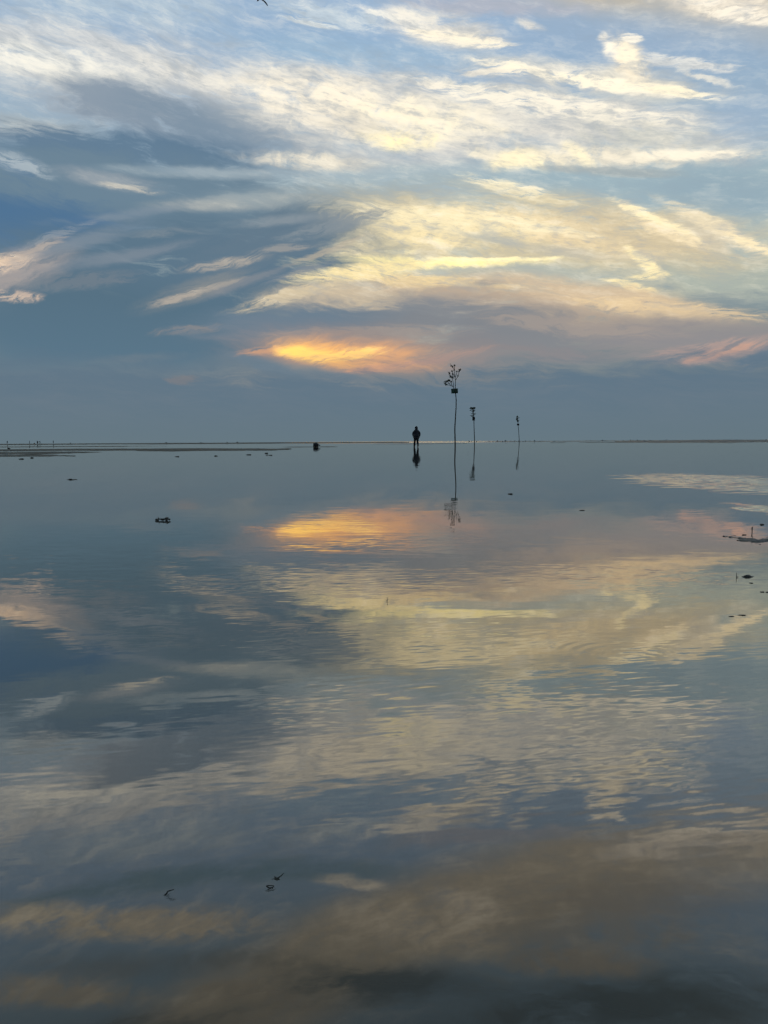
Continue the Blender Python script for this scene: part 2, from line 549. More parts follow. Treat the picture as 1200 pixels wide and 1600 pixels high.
def wnoise(rot, fx, fy, seed, detail=2, rough=0.5, distn=0.0):
    m = nd('ShaderNodeMapping')
    m.inputs['Location'].default_value = (seed * 5.1, seed * 3.3, 0)
    m.inputs['Rotation'].default_value = (0, 0, R(rot))
    L.new(pos, m.inputs['Vector'])
    v = vmth('MULTIPLY', m.outputs[0], (fx, fy, 1))
    t = nd('ShaderNodeTexNoise', noise_dimensions='2D')
    t.inputs['Scale'].default_value = 1
    t.inputs['Detail'].default_value = detail
    t.inputs['Roughness'].default_value = rough
    t.inputs['Distortion'].default_value = distn
    L.new(v, t.inputs['Vector'])
    return mth('SUBTRACT', t.outputs['Fac'], 0.5)


def blob(x, y, rx, ry, rot=0.0):
    m = nd('ShaderNodeMapping', vector_type='TEXTURE')
    m.inputs['Location'].default_value = (x, y, 0)
    m.inputs['Rotation'].default_value = (0, 0, R(rot))
    m.inputs['Scale'].default_value = (rx, ry, 1)
    L.new(pos, m.inputs['Vector'])
    g = nd('ShaderNodeTexGradient', gradient_type='SPHERICAL')
    L.new(m.outputs[0], g.inputs[0])
    return g.outputs['Fac']


fine_y = mth('ADD', mth('MULTIPLY', wnoise(-7, 9.0, 58.0, 1, 2, 0.5), 0.65), mth('MULTIPLY', wnoise(-12, 18.0, 95.0, 21, 1, 0.5), 0.5))
fine_x = wnoise(-8, 20.0, 50.0, 2, 1, 0.5)
mid_y = wnoise(6, 3.2, 17.0, 3, 2, 0.5)
long_y = wnoise(0, 0.5, 2.2, 4, 2, 0.5)
# where it is ruffled
patchy = ramp(wnoise(0, 0.8, 1.7, 5, 3, 0.55), -0.10, 0.16, 0.06, 1.0, 'SMOOTHSTEP')
near = ramp(dist, 0.80, 1.08, 0.12, 1.0, 'SMOOTHSTEP')
gust = on_water(860, 1160)
patchy = mth('MAXIMUM', patchy, ramp(mth('ADD', blob(gust.x, gust.y, 0.8, 0.45), wnoise(0, 2.2, 5, 43, 3, 0.6)), 0.0, 0.5, 0.0, 0.9, 'SMOOTHSTEP'))
far = ramp(dist, 2.6, 6.5, 1.0, 0.05, 'SMOOTHSTEP')
amp = mth('MULTIPLY', mth('MULTIPLY', near, far), patchy)
sy = mth('ADD', mth('MULTIPLY', fine_y, 0.072), mth('MULTIPLY', mid_y, 0.030))
sy = mth('MULTIPLY', sy, amp)
sx = mth('MULTIPLY', mth('MULTIPLY', fine_x, 0.035), amp)
# rings spreading from one spot
rc = on_water(1000, 1030)
rv = vmth('SUBTRACT', pos, (rc.x, rc.y, 0.0))
rl = nd('ShaderNodeVectorMath', operation='LENGTH')
L.new(rv, rl.inputs[0])
wave = mth('SINE', mth('MULTIPLY', rl.outputs['Value'], 2 * math.pi / 0.031))
env = mth('MULTIPLY', ramp(blob(rc.x - 0.03, rc.y + 0.10, 0.17, 0.12), 0.0, 0.6), 0.012)
env = mth('MULTIPLY', env, ramp(wnoise(0, 9, 14, 41, 2, 0.5), -0.12, 0.2))
sy = mth('ADD', sy, mth('MULTIPLY', wave, env))
sy = mth('ADD', sy, mth('MULTIPLY', long_y, 0.006))
# everywhere a trace of ripple
sy = mth('ADD', sy, mth('MULTIPLY', wnoise(2, 4.0, 18.0, 7, 3, 0.55), mth('MULTIPLY', ramp(dist, 1.6, 3.0, 0.4, 1.0), 0.012)))
# cat's paws: patches that a gust has roughened
RUFFLE = None
for (px0, py0, hw, y0, y1) in [(1150, 758, 172, 739, 778), (1215, 797, 52, 786, 812)]:
    c0, c1 = on_water(px0, y1), on_water(px0, y0)
    mid = on_water(px0, py0)
    half = hw / FPX * mid.y
    b = blob((c0.x + c1.x) / 2, (c0.y + c1.y) / 2, half * 1.2, (c1.y - c0.y) / 2 * 1.25)
    RUFFLE = b if RUFFLE is None else mth('MAXIMUM', RUFFLE, b)
edge = wnoise(0, 1.0, 5.0, 9, 4, 0.6)
ruf = ramp(mth('ADD', RUFFLE, mth('MULTIPLY', edge, 1.1)), 0.12, 0.46, 0.0, 1.0, 'SMOOTHSTEP')
ruf = mth('MULTIPLY', ruf, ramp(RUFFLE, 0.0, 0.12))
ruf = mth('MULTIPLY', ruf, ramp(wnoise(0, 0.9, 9.0, 31, 3, 0.6), -0.10, 0.06, 0.25, 1.0))
chop_y = wnoise(4, 5.0, 9.0, 11, 3, 0.6)
chop_x = wnoise(0, 9.0, 9.0, 12, 2, 0.5)
# open water beyond the flats, ruffled by the sea breeze
sea = mth('MULTIPLY', ramp(sp.outputs[1], 170, 260), ramp(mth('ABSOLUTE', mth('ADD', mth('DIVIDE', sp.outputs[0], mth('MAXIMUM', sp.outputs[1], 1.0)), -0.02)), 0.10, 0.17, 1.0, 0.12))
rough_all = mth('MAXIMUM', ruf, mth('MULTIPLY', sea, 0.8))
sy = mth('ADD', sy, mth('MULTIPLY', mth('SUBTRACT', mth('MULTIPLY', chop_y, 0.60), 0.10), rough_all))
sx = mth('ADD', sx, mth('MULTIPLY', mth('MULTIPLY', chop_x, 0.25), rough_all))
nv = nd('ShaderNodeCombineXYZ')
L.new(sx, nv.inputs[0])
L.new(sy, nv.inputs[1])
nv.inputs[2].default_value = 1.0
nrm = vmth('NORMALIZE', nv.outputs[0])
# reflection fades as one looks down into the water, over dark sand
cosv = nd('ShaderNodeVectorMath', operation='DOT_PRODUCT')
L.new(nrm, cosv.inputs[0])
L.new(geo.outputs['Incoming'], cosv.inputs[1])
fc = nd('ShaderNodeFloatCurve')
L.new(mth('MAXIMUM', cosv.outputs['Value'], 0.0), fc.inputs['Value'])
cv = fc.mapping.curves[0]
pts = [(0.0, 0.97), (0.044, 0.84), (0.105, 0.71), (0.17, 0.55), (0.24, 0.425), (0.36, 0.30), (0.47, 0.19), (0.545, 0.155), (0.63, 0.10), (1.0, 0.03)]
cv.points[0].location, cv.points[1].location = pts[0], pts[-1]
for p in pts[1:-1]:
    cv.points.new(*p)
fc.mapping.update()
gl = nd('ShaderNodeBsdfGlossy')
gl.inputs['Roughness'].default_value = 0.0
gl.inputs['Color'].default_value = (1.0, 0.965, 0.905, 1)
L.new(nrm, gl.inputs['Normal'])
df = nd('ShaderNodeBsdfDiffuse')
df.inputs['Color'].default_value = (0.045, 0.045, 0.036, 1)
mx = nd('ShaderNodeMixShader')
L.new(fc.outputs[0], mx.inputs[0])
L.new(df.outputs[0], mx.inputs[1])
L.new(gl.outputs[0], mx.inputs[2])
L.new(mx.outputs[0], [n for n in N if n.type == 'OUTPUT_MATERIAL'][0].inputs[0])
N.remove(wb)

S = 20000.0
me = bpy.data.meshes.new('water')
me.from_pydata([(-S, -S, 0), (S, -S, 0), (S, S, 0), (-S, S, 0)], [], [(0, 1, 2, 3)])
me.materials.append(water_mat)
tag(link('water', me), kind='structure')


# ------------------------------------------------------------------ plain materials
def plain(name, c0, c1, scale=20.0, rough=0.8, bump=0.0, spec=0.3, stretch=(1, 1, 1)):
    m, b = new_mat(name)
    t = nd('ShaderNodeTexCoord')
    v = vmth('MULTIPLY', t.outputs['Object'], tuple(stretch))
    n = nd('ShaderNodeTexNoise')
    n.inputs['Scale'].default_value = scale
    n.inputs['Detail'].default_value = 5
    n.inputs['Roughness'].default_value = 0.6
    L.new(v, n.inputs['Vector'])
    f = ramp(n.outputs['Fac'], 0.35, 0.65)
    c = mixc(f, tuple(c0) + (1.0,), tuple(c1) + (1.0,))
    L.new(c, b.inputs['Base Color'])
    b.inputs['Roughness'].default_value = rough
    b.inputs['Specular IOR Level'].default_value = spec
    if bump:
        bp = nd('ShaderNodeBump')
        bp.inputs['Strength'].default_value = bump
        bp.inputs['Distance'].default_value = 0.02
        L.new(n.outputs['Fac'], bp.inputs['Height'])
        L.new(bp.outputs[0], b.inputs['Normal'])
    return m


M = {
    'sand': plain('wet_sand', (0.085, 0.078, 0.062), (0.15, 0.135, 0.105), 1.6, 0.85, 0.3, 0.12, (0.4, 1, 1)),
    'mud': plain('dark_mud', (0.022, 0.024, 0.024), (0.06, 0.058, 0.05), 30, 0.55, 0.5, 0.4),
    'weed': plain('seaweed', (0.006, 0.007, 0.005), (0.022, 0.02, 0.012), 300, 0.45, 0.2, 0.35),
    'stone': plain('wet_stone', (0.012, 0.011, 0.009), (0.035, 0.03, 0.025), 250, 0.5, 0.3),
    'bark': plain('bark', (0.018, 0.016, 0.013), (0.05, 0.042, 0.034), 9, 0.9, 0.4, 0.2, (4, 4, 1)),
    'leaf': plain('leaf', (0.012, 0.018, 0.008), (0.035, 0.045, 0.018), 6, 0.7),
    'board': plain('green_board', (0.004, 0.022, 0.014), (0.012, 0.05, 0.032), 5, 0.55),
    'black': plain('black_cloth', (0.006, 0.006, 0.007), (0.016, 0.016, 0.018), 25, 0.75, 0.2),
    'jacket': plain('navy_jacket', (0.008, 0.009, 0.014), (0.02, 0.021, 0.03), 14, 0.7, 0.3),
    'trousers': plain('dark_trousers', (0.008, 0.008, 0.009), (0.018, 0.018, 0.02), 18, 0.85, 0.3),
    'boot': plain('rubber_boot', (0.008, 0.008, 0.007), (0.015, 0.015, 0.014), 18, 0.9, 0, 0.05),
    'skin': plain('skin', (0.32, 0.18, 0.12), (0.42, 0.25, 0.18), 30, 0.6),
    'eye': plain('eye', (0.02, 0.02, 0.02), (0.5, 0.5, 0.48), 60, 0.2),
    'gull_dark': plain('gull_grey', (0.03, 0.032, 0.036), (0.06, 0.062, 0.066), 12, 0.8),
    'gull_black': plain('gull_black', (0.008, 0.008, 0.009), (0.02, 0.02, 0.02), 12, 0.8),
    'beak': plain('beak', (0.25, 0.14, 0.02), (0.35, 0.2, 0.03), 60, 0.5),
}


# ------------------------------------------------------------------ mesh helpers
def finish(name, bm, mat, parent=None, smooth=True, loc=None):
    me = bpy.data.meshes.new(name)
    bmesh.ops.recalc_face_normals(bm, faces=bm.faces)
    bm.to_mesh(me)
    bm.free()
    if smooth:
        for p in me.polygons:
            p.use_smooth = True
    me.materials.append(M[mat])
    return link(name, me, parent, loc)


def tube(bm, pts, rad, sides=6):
    pts = [Vector(p) for p in pts]
    if isinstance(rad, (int, float)):
        rad = [rad] * len(pts)
    rings = []
    for i, p in enumerate(pts):
        a = pts[max(0, i - 1)]
        b = pts[min(len(pts) - 1, i + 1)]
        t = (b - a).normalized()
        s = t.cross(Vector((0, 1, 0.03)))
        if s.length < 0.05:
            s = t.cross(Vector((1, 0, 0)))
        s.normalize()
        u = s.cross(t).normalized()
        rings.append([bm.verts.new(p + (s * math.cos(k) + u * math.sin(k)) * rad[i])
                      for k in [2 * math.pi * j / sides for j in range(sides)]])
    for a, b in zip(rings, rings[1:]):
        for j in range(sides):
            bm.faces.new((a[j], a[(j + 1) % sides], b[(j + 1) % sides], b[j]))
    bm.faces.new(rings[0][::-1])
    bm.faces.new(rings[-1])


def smooth_path(pts, n=6):
    """Catmull-Rom through the points"""
    pts = [Vector(p) for p in pts]
    out = []
    for i in range(len(pts) - 1):
        p0, p1, p2, p3 = pts[max(0, i - 1)], pts[i], pts[i + 1], pts[min(len(pts) - 1, i + 2)]
        for k in range(n):
            t = k / n
            out.append(0.5 * (2 * p1 + (p2 - p0) * t + (2 * p0 - 5 * p1 + 4 * p2 - p3) * t * t +
                              (3 * p1 - p0 - 3 * p2 + p3) * t ** 3))
    out.append(pts[-1])
    return out


def lump(bm, c, rx, ry, rz, rnd, sub=2, jag=0.25):
    r = bmesh.ops.create_icosphere(bm, subdivisions=sub, radius=1.0)
    k = [rnd.uniform(2, 4) for _ in range(3)]
    ph = [rnd.uniform(0, 6) for _ in range(3)]
    for v in r['verts']:
        d = v.co.copy()
        f = 1 + jag * (math.sin(k[0] * d.x + ph[0]) + math.sin(k[1] * d.y + ph[1]) + math.sin(k[2] * d.z * 1.3 + ph[2])) / 2
        f += rnd.uniform(-jag, jag) * 0.35
        v.co = Vector(c) + Vector((d.x * rx, d.y * ry, d.z * rz)) * f


def box(bm, c, h, bevel=0.0, rot=None):
    r = bmesh.ops.create_cube(bm, size=1.0)
    for v in r['verts']:
        p = Vector((v.co.x * h[0] * 2, v.co.y * h[1] * 2, v.co.z * h[2] * 2))
        v.co = (rot @ p if rot else p) + Vector(c)
    if bevel:
        es = list({e for v in r['verts'] for e in v.link_edges})
        bmesh.ops.bevel(bm, geom=es, offset=bevel, segments=2, affect='EDGES')


def empty(name, loc, label, cat, group=None):
    o = bpy.data.objects.new(name, None)
    COL.objects.link(o)
    o.location = loc
    o.empty_display_size = 0.1
    return tag(o, label, cat, group)


def skin(name, nodes, edges, root, mat, parent=None, sub=2, loc=None):
    """one continuous skinned surface grown on a skeleton of joints"""
    keys = list(nodes)
    me = bpy.data.meshes.new(name)
    me.from_pydata([nodes[k][0] for k in keys], [(keys.index(a), keys.index(b)) for a, b in edges], [])
    tmp = bpy.data.objects.new(name + '_skeleton', me)
    COL.objects.link(tmp)
    sk = tmp.modifiers.new('skin', 'SKIN')
    sk.use_smooth_shade = True
    for i, k in enumerate(keys):
        v = me.skin_vertices[0].data[i]
        r = nodes[k][1]
        v.radius = r if isinstance(r, tuple) else (r, r)
        v.use_root = (k == root)
    ss = tmp.modifiers.new('subdivision', 'SUBSURF')
    ss.levels = ss.render_levels = sub
    bpy.context.view_layer.update()
    dg = bpy.context.evaluated_depsgraph_get()
    res = bpy.data.meshes.new_from_object(tmp.evaluated_get(dg))
    bpy.data.objects.remove(tmp)
    bpy.data.meshes.remove(me)
    res.name = name
    res.materials.clear()
    res.materials.append(M[mat])
    for p in res.polygons:
        p.use_smooth = True
    return link(name, res, parent, loc)


# ------------------------------------------------------------------ sandbars and mud
def fbm(x, y, seed):
    from mathutils import noise as mn
    return mn.fractal(Vector((x + seed * 17.3, y - seed * 9.1, seed * 3.7)), 0.8, 2.1, 5)


def bar(name, x0, x1, d0, d1, height, seed, nx=160, ny=26, mat='sand', skew=0.0, thr=0.32, fx=7.0, fy=2.2):
    """a low bank that rises out of the water with a ragged edge: left, right (as tangents), nearest and farthest distance"""
    bm = bmesh.new()
    rows = []
    for j in range(ny + 1):
        v = j / ny
        row = []
        for i in range(nx + 1):
            u = i / nx
            d = d0 + (d1 - d0) * v + skew * (u - 0.5) * (d1 - d0)
            x = (x0 + (x1 - x0) * u) * d
            m = min(1, 4.0 * u, 4.0 * (1 - u)) if x1 < 0.6 else min(1, 4.0 * u)
            if x0 <= -0.5:
                m = min(1, 4.0 * (1 - u))
            e = math.sin(math.pi * v) ** 0.7 * (0.35 + 0.65 * m)
            z = height * (e - thr + 0.55 * fbm(u * fx, v * fy, seed)) / (1 - thr)
            row.append(bm.verts.new((x, d, max(-0.03, min(z, height)))))
        rows.append(row)
    for a, b in zip(rows, rows[1:]):
        for i in range(nx):
            q = (a[i], a[i + 1], b[i + 1], b[i])
            if max(p.co.z for p in q) > -0.029:
                bm.faces.new(q)
    bmesh.ops.delete(bm, geom=[v for v in bm.verts if not v.link_faces], context='VERTS')
    o = finish(name, bm, mat)
    return tag(o, kind='structure')


T = lambda px: (px - 600.0) / FPX
bar('sandbar', T(-250), T(640), 230, 620, 0.27, 1, 260, 24, thr=0.12, fx=9)           # the far flat with the people
bar('sandbar', T(-120), T(262), 96, 118, 0.035, 2, 200, 18, thr=0.30, fx=5)
bar('sandbar', T(-120), T(456), 47, 62, 0.045, 3, 260, 22, thr=0.22, fx=5)
bar('sandbar', T(215), T(452), 43, 53, 0.055, 4, 200, 18, thr=0.20, fx=3, skew=0.3)
bar('sandbar', T(-120), T(165), 33, 44, 0.03, 5, 240, 26, thr=0.42, fx=6, fy=4.0, skew=-0.2)
bar('sandbar', T(-120), T(120), 27.5, 33, 0.018, 6, 240, 26, thr=0.46, fx=7, fy=4.0, skew=-0.3)
bar('sandbar', T(444), T(528), 69, 74, 0.03, 7, 90, 14, thr=0.26, fx=3)                # under the bag
bar('sandbar', T(585), T(732), 128, 150, 0.03, 8, 120, 14, thr=0.30, fx=4)
bar('sandbar', T(860), T(884), 150, 165, 0.05, 9, 50, 12, thr=0.25, fx=2)
bar('sandbar', T(905), T(985), 150, 175, 0.04, 10, 90, 12, thr=0.34, fx=4)
bar('sandbar', T(960), T(1500), 150, 320, 0.42, 11, 260, 24, 'mud', thr=0.20, fx=5, skew=0.25)  # the dark flat at the right
bar('sandbar', T(745), T(1080), 330, 420, 0.25, 12, 260, 14, 'mud', thr=0.36, fx=26)

# the muddy hummock by the right edge of the picture
c0 = on_water(1182, 846)
bm = bmesh.new()
rows = []
NX, NY = 70, 40
for j in range(NY + 1):
    row = []
    for i in range(NX + 1):
        u, v = i / NX, j / NY
        x = c0.x - 0.070 + 0.42 * u
        y = c0.y - 0.20 + 0.42 * v
        e = min(1, 2.2 * u, 3 * (1 - u)) * math.sin(math.pi * v)
        z = 0.020 * (e - 0.34 + 0.65 * fbm(u * 3.2, v * 5, 21))
        row.append(bm.verts.new((x, y, max(z, -0.006))))
    rows.append(row)
for a, b in zip(rows, rows[1:]):
    for i in range(NX):
        q = (a[i], a[i + 1], b[i + 1], b[i])
        if max(p.co.z for p in q) > -0.0055:
            bm.faces.new(q)
bmesh.ops.delete(bm, geom=[v for v in bm.verts if not v.link_faces], context='VERTS')
tag(finish('mud_bank', bm, 'mud'), kind='structure')

# ------------------------------------------------------------------ the three withies
def withy(d, base, pole, stems, leaves, label, leaf_size, pole_r, rnd):
    root_p = at_range(base[0], base[1], d)
    root_p.z = 0.0
    root = empty('withy', root_p, label, 'channel marker', 'withies marking the channel')
    loc = lambda p, dy=0.0: at_range(p[0], p[1], d + dy) - root_p
    bm = bmesh.new()
    pts = [Vector((0, 0, -0.4)), Vector((0, 0, 0))] + [loc(p) for p in pole]
    sm = [pts[0]] + smooth_path(pts[1:], 5)
    n = len(sm)
    tube(bm, sm, [pole_r * (1.15 - 0.5 * i / n) for i in range(n)], 8)
    finish('trunk', bm, 'bark', root)
    for st in stems:
        bm = bmesh.new()
        dy = rnd.uniform(-0.25, 0.25)
        p = smooth_path([loc(q, dy * k / max(1, len(st) - 1)) for k, q in enumerate(st)], 4)
        tube(bm, p, [pole_r * (0.62 - 0.42 * i / len(p)) for i in range(len(p))], 5)
        finish('branch', bm, 'bark', root)
    bm = bmesh.new()
    for (x, y, rx, ry, cnt) in leaves:
        for _ in range(cnt):
            a, r = rnd.uniform(0, 6.283), math.sqrt(rnd.random())
            c = loc((x + rx * r * math.cos(a), y + ry * r * math.sin(a)), rnd.uniform(-0.3, 0.3))
            s = leaf_size * rnd.uniform(0.7, 1.4)
            e = Euler((rnd.uniform(-0.9, 0.9), rnd.uniform(-3.1, 3.1), rnd.uniform(-1.2, 1.2))).to_matrix()
            vs = [bm.verts.new(c + e @ Vector(q) * s) for q in
                  ((0, 0, -1), (0.5, 0.06, -0.2), (0.38, 0.02, 0.45), (0, -0.1, 1), (-0.38, 0.02, 0.45), (-0.5, 0.06, -0.2))]
            bm.faces.new(vs)
    tag(finish('foliage', bm, 'leaf', root, smooth=False), kind='stuff')
    return root, loc


rnd = random.Random(3)
w, loc = withy(77, (711.2, 696.6),
               [(711.0, 684), (710.7, 671), (711.2, 660), (711.8, 650), (712.6, 636), (712.7, 626), (712.2, 618), (711.5, 612), (711.4, 606)],
               [[(711.0, 613), (708.8, 607), (708.6, 600), (707.4, 594.5), (706.4, 589), (703.5, 586.5), (701.4, 584), (701.9, 581)],
                [(711.4, 608), (711.5, 600), (711.5, 593), (710.6, 587), (709.9, 579), (708.4, 576), (706.7, 574), (704.6, 571), (703.2, 567.6)],
                [(711.5, 594), (713.0, 592.4), (715.8, 587.5), (716.8, 583), (717.8, 580), (717.0, 577.2)],
                [(717.6, 580.5), (719.2, 578), (719.7, 576.8)],
                [(708.6, 604.5), (706.6, 603.5), (703, 602), (699, 601.4), (696, 600), (693.4, 598.4)],
                [(704, 602.4), (702, 599), (699.5, 597), (697, 595.5)], [(706.5, 603), (704.8, 598), (702.5, 594.8)],
                [(708.4, 591.5), (707.6, 586), (706.4, 580), (706.3, 578)], [(709.7, 577.5), (710.3, 573), (710.1, 570)],
                [(711.2, 590), (713.4, 584), (714.4, 580.5)]],
               [(698, 596, 2.2, 1.5, 13), (702, 594.5, 2.2, 1.6, 13), (695, 598, 1.9, 1.7, 11), (697.5, 600.6, 2.6, 1.2, 12), (704.6, 596.4, 1.2, 1.4, 7),
                (701, 599, 1.6, 1, 5), (702, 583, 1.5, 2.0, 11), (704.5, 588, 1.9, 1.8, 13), (707, 589.5, 1.4, 1.8, 10), (706.4, 580, 0.9, 1.2, 8),
                (707.5, 585, 0.9, 1.4, 9), (710.1, 570.8, 1.2, 1.2, 11), (717.4, 579, 1.2, 1.9, 12), (719.4, 577.5, 0.6, 0.9, 4),
                (715.7, 587.3, 0.8, 1, 5), (714, 580.5, 0.9, 1.3, 4), (707, 573.3, 1.2, 1.2, 6), (704.8, 571.5, 0.7, 1, 3), (709.5, 578, 0.8, 1.6, 5),
                (710, 586, 1, 2.4, 5)],
               'tallest thin tree pole standing in the water with a green board below its leafy crown', 0.082, 0.058, rnd)
bm = bmesh.new()
cc = loc((710.3, 610.9), -0.1)
box(bm, cc, (0.335, 0.014, 0.235), 0.006, Matrix.Rotation(R(-3), 3, 'Y') @ Matrix.Rotation(R(4), 3, 'Z'))
finish('marker_board', bm, 'board', w, smooth=False)
bm = bmesh.new()
box(bm, cc + Vector((0.06, -0.03, 0)), (0.035, 0.016, 0.27), 0.005, Matrix.Rotation(R(-3), 3, 'Y'))
finish('batten', bm, 'bark', w, smooth=False)

w, loc = withy(147, (741.2, 693.0),
               [(741.4, 686), (741.0, 676), (740.6, 664), (740.4, 656), (739.8, 650), (739.4, 644), (739.0, 638)],
               [[(740.3, 655), (738.4, 651.5), (736, 649.6), (734.6, 649)], [(739.8, 651), (741.2, 648), (742.6, 646.4)],
                [(739.5, 646), (737.6, 643), (735.4, 641)], [(739.4, 645), (741.2, 641.5), (743, 640.6)],
                [(739.2, 643), (736.5, 639), (734.5, 637)], [(739.2, 642), (741, 639), (742.4, 637)]],
               [(738.3, 638.0, 4.6, 1.6, 60), (736.2, 637.6, 2.2, 1.2, 22), (741.3, 637.8, 1.6, 1.3, 20), (738.4, 641.4, 5.0, 1.3, 22), (739.6, 646.6, 3.4, 1.0, 26),
                (737.2, 649.8, 3.0, 0.9, 14)],
               'middle thin tree pole in the water, dark box under a flat topped crown', 0.11, 0.075, rnd)
bm = bmesh.new()
box(bm, loc((740.1, 654.1), -0.12), (0.24, 0.05, 0.36), 0.02)
finish('marker_board', bm, 'black', w, smooth=False)

w, loc = withy(200, (811.3, 691.7),
               [(811.2, 686), (810.8, 680), (810.3, 673), (809.8, 666), (809.4, 660), (808.7, 654), (808.3, 650.5)],
               [[(809.4, 660.5), (810.6, 657.4), (810.9, 655)], [(809, 658), (807, 655.5), (806.4, 654)], [(808.8, 655), (810.4, 652.6), (811.2, 651.6)]],
               [(808.2, 651.6, 1.1, 1.8, 20), (807.8, 655, 2.0, 1.6, 34), (809.2, 658.2, 1.5, 1.5, 24), (810.9, 652.2, 0.6, 0.7, 6)],
               'smallest and rightmost thin tree pole in the water with a diamond shaped board', 0.13, 0.075, rnd)
bm = bmesh.new()
box(bm, loc((809.6, 663.4), -0.12), (0.265, 0.03, 0.265), 0.02, Matrix.Rotation(R(45), 3, 'Y'))
finish('marker_board', bm, 'black', w, smooth=False)

# ------------------------------------------------------------------ the walker
def hand(nodes, edges, wrist, p, fwd, side):
    """five separate, slightly curled fingers on a palm"""
    p = Vector(p)
    down = Vector(fwd)
    k = wrist + '_palm'
    nodes[k] = (tuple(p + down * 0.06), (0.036, 0.02))
    edges.append((wrist, k))
    for i, ln in enumerate((0.075, 0.085, 0.08, 0.062)):
        off = Vector((0, 0.03 - 0.02 * i, 0))
        prev = k
        for j in (1, 2, 3):
            n = f'{k}_{i}{j}'
            q = p + down * (0.075 + ln * j / 3) + off + Vector((-side * 0.012 * j * j / 3, 0, 0))
            nodes[n] = (tuple(q), 0.0105 - 0.001 * j)
            edges.append((prev, n))
            prev = n
    prev = k
    for j in (1, 2):
        n = f'{k}_t{j}'
        nodes[n] = (tuple(p + down * (0.04 + 0.03 * j) + Vector((-side * 0.012 * j, 0.03 + 0.012 * j, 0))), 0.011)
        edges.append((prev, n))
        prev = n


foot = on_water(650.6, 698.4)
walker = empty('person', (foot.x, foot.y, -0.075), 'lone person in a dark hooded jacket walking away through shallow water', 'person')
nodes = {
    'pelvis': ((0, 0, 0.93), (0.15, 0.11)), 'spine': ((0, 0.01, 1.12), (0.145, 0.105)), 'chest': ((0, 0.02, 1.30), (0.17, 0.115)),
    'neck0': ((0, 0.03, 1.44), 0.07), 'neck': ((0, 0.045, 1.50), 0.055), 'head0': ((0, 0.06, 1.57), (0.07, 0.085)),
    'head1': ((0, 0.06, 1.64), (0.075, 0.095)), 'head2': ((0, 0.05, 1.70), (0.055, 0.065)),
}
edges = [('pelvis', 'spine'), ('spine', 'chest'), ('chest', 'neck0'), ('neck0', 'neck'), ('neck', 'head0'), ('head0', 'head1'), ('head1', 'head2')]
for sname, s in (('l', -1), ('r', 1)):
    nodes.update({sname + 'sh': ((s * 0.18, 0.02, 1.39), 0.062), sname + 'el': ((s * 0.27, -0.04, 1.13), 0.046),
                  sname + 'wr': ((s * 0.25, 0.05, 0.90), 0.03)})
    edges += [('chest', sname + 'sh'), (sname + 'sh', sname + 'el'), (sname + 'el', sname + 'wr')]
    hand(nodes, edges, sname + 'wr', (s * 0.25, 0.05, 0.90), (-s * 0.05, 0.2, -0.97), s)
LEG = {'l': [(-0.10, 0, 0.88), (-0.14, 0.06, 0.49), (-0.17, 0.02, 0.09), (-0.18, 0.16, 0.04)],
       'r': [(0.10, 0, 0.88), (0.10, 0.12, 0.50), (0.13, -0.16, 0.20), (0.11, -0.06, 0.07)]}
for s in 'lr':
    h, k, a, t = LEG[s]
    nodes.update({s + 'hip': (h, 0.085), s + 'kn': (k, 0.058), s + 'cf': (tuple((Vector(k) * 0.62 + Vector(a) * 0.38)), 0.056), s + 'an': (a, 0.038), s + 'to': (t, (0.04, 0.028))})
    edges += [('pelvis', s + 'hip'), (s + 'hip', s + 'kn'), (s + 'kn', s + 'cf'), (s + 'cf', s + 'an'), (s + 'an', s + 'to')]
skin('body', nodes, edges, 'pelvis', 'skin', walker)
# face: eyes, nose, mouth and ears under the hood
for s in (-1, 1):
    bm = bmesh.new()
    lump(bm, (s * 0.03, 0.148, 1.63), 0.011, 0.008, 0.008, rnd, 1, 0.0)
    finish('eye', bm, 'eye', walker)
bm = bmesh.new()
lump(bm, (0, 0.16, 1.605), 0.013, 0.02, 0.022, rnd, 1, 0.0)
finish('nose', bm, 'skin', walker)
bm = bmesh.new()
lump(bm, (0, 0.142, 1.565), 0.024, 0.008, 0.007, rnd, 1, 0.0)
finish('mouth', bm, 'skin', walker)
jn = {'hem': ((0.0, 0.0, 0.62), (0.235, 0.17)), 'waist': ((0, 0.0, 0.98), (0.22, 0.155)), 'mid': ((0, 0.005, 1.15), (0.225, 0.155)), 'chest': ((0, 0.015, 1.32), (0.215, 0.15)),
      'collar': ((0, 0.03, 1.45), (0.165, 0.125)), 'nape': ((0, 0.04, 1.53), (0.115, 0.11))}
je = [('hem', 'waist'), ('waist', 'mid'), ('mid', 'chest'), ('chest', 'collar'), ('collar', 'nape')]
for sname, s in (('l', -1), ('r', 1)):
    jn.update({sname + 'sh': ((s * 0.185, 0.015, 1.36), 0.10), sname + 'ua': ((s * 0.265, -0.01, 1.25), 0.085), sname + 'el': ((s * 0.285, -0.04, 1.12), 0.075),
               sname + 'cu': ((s * 0.255, 0.045, 0.93), 0.052)})
    je += [('chest', sname + 'sh'), (sname + 'sh', sname + 'ua'), (sname + 'ua', sname + 'el'), (sname + 'el', sname + 'cu')]
jacket = skin('jacket', jn, je, 'mid', 'jacket', walker)
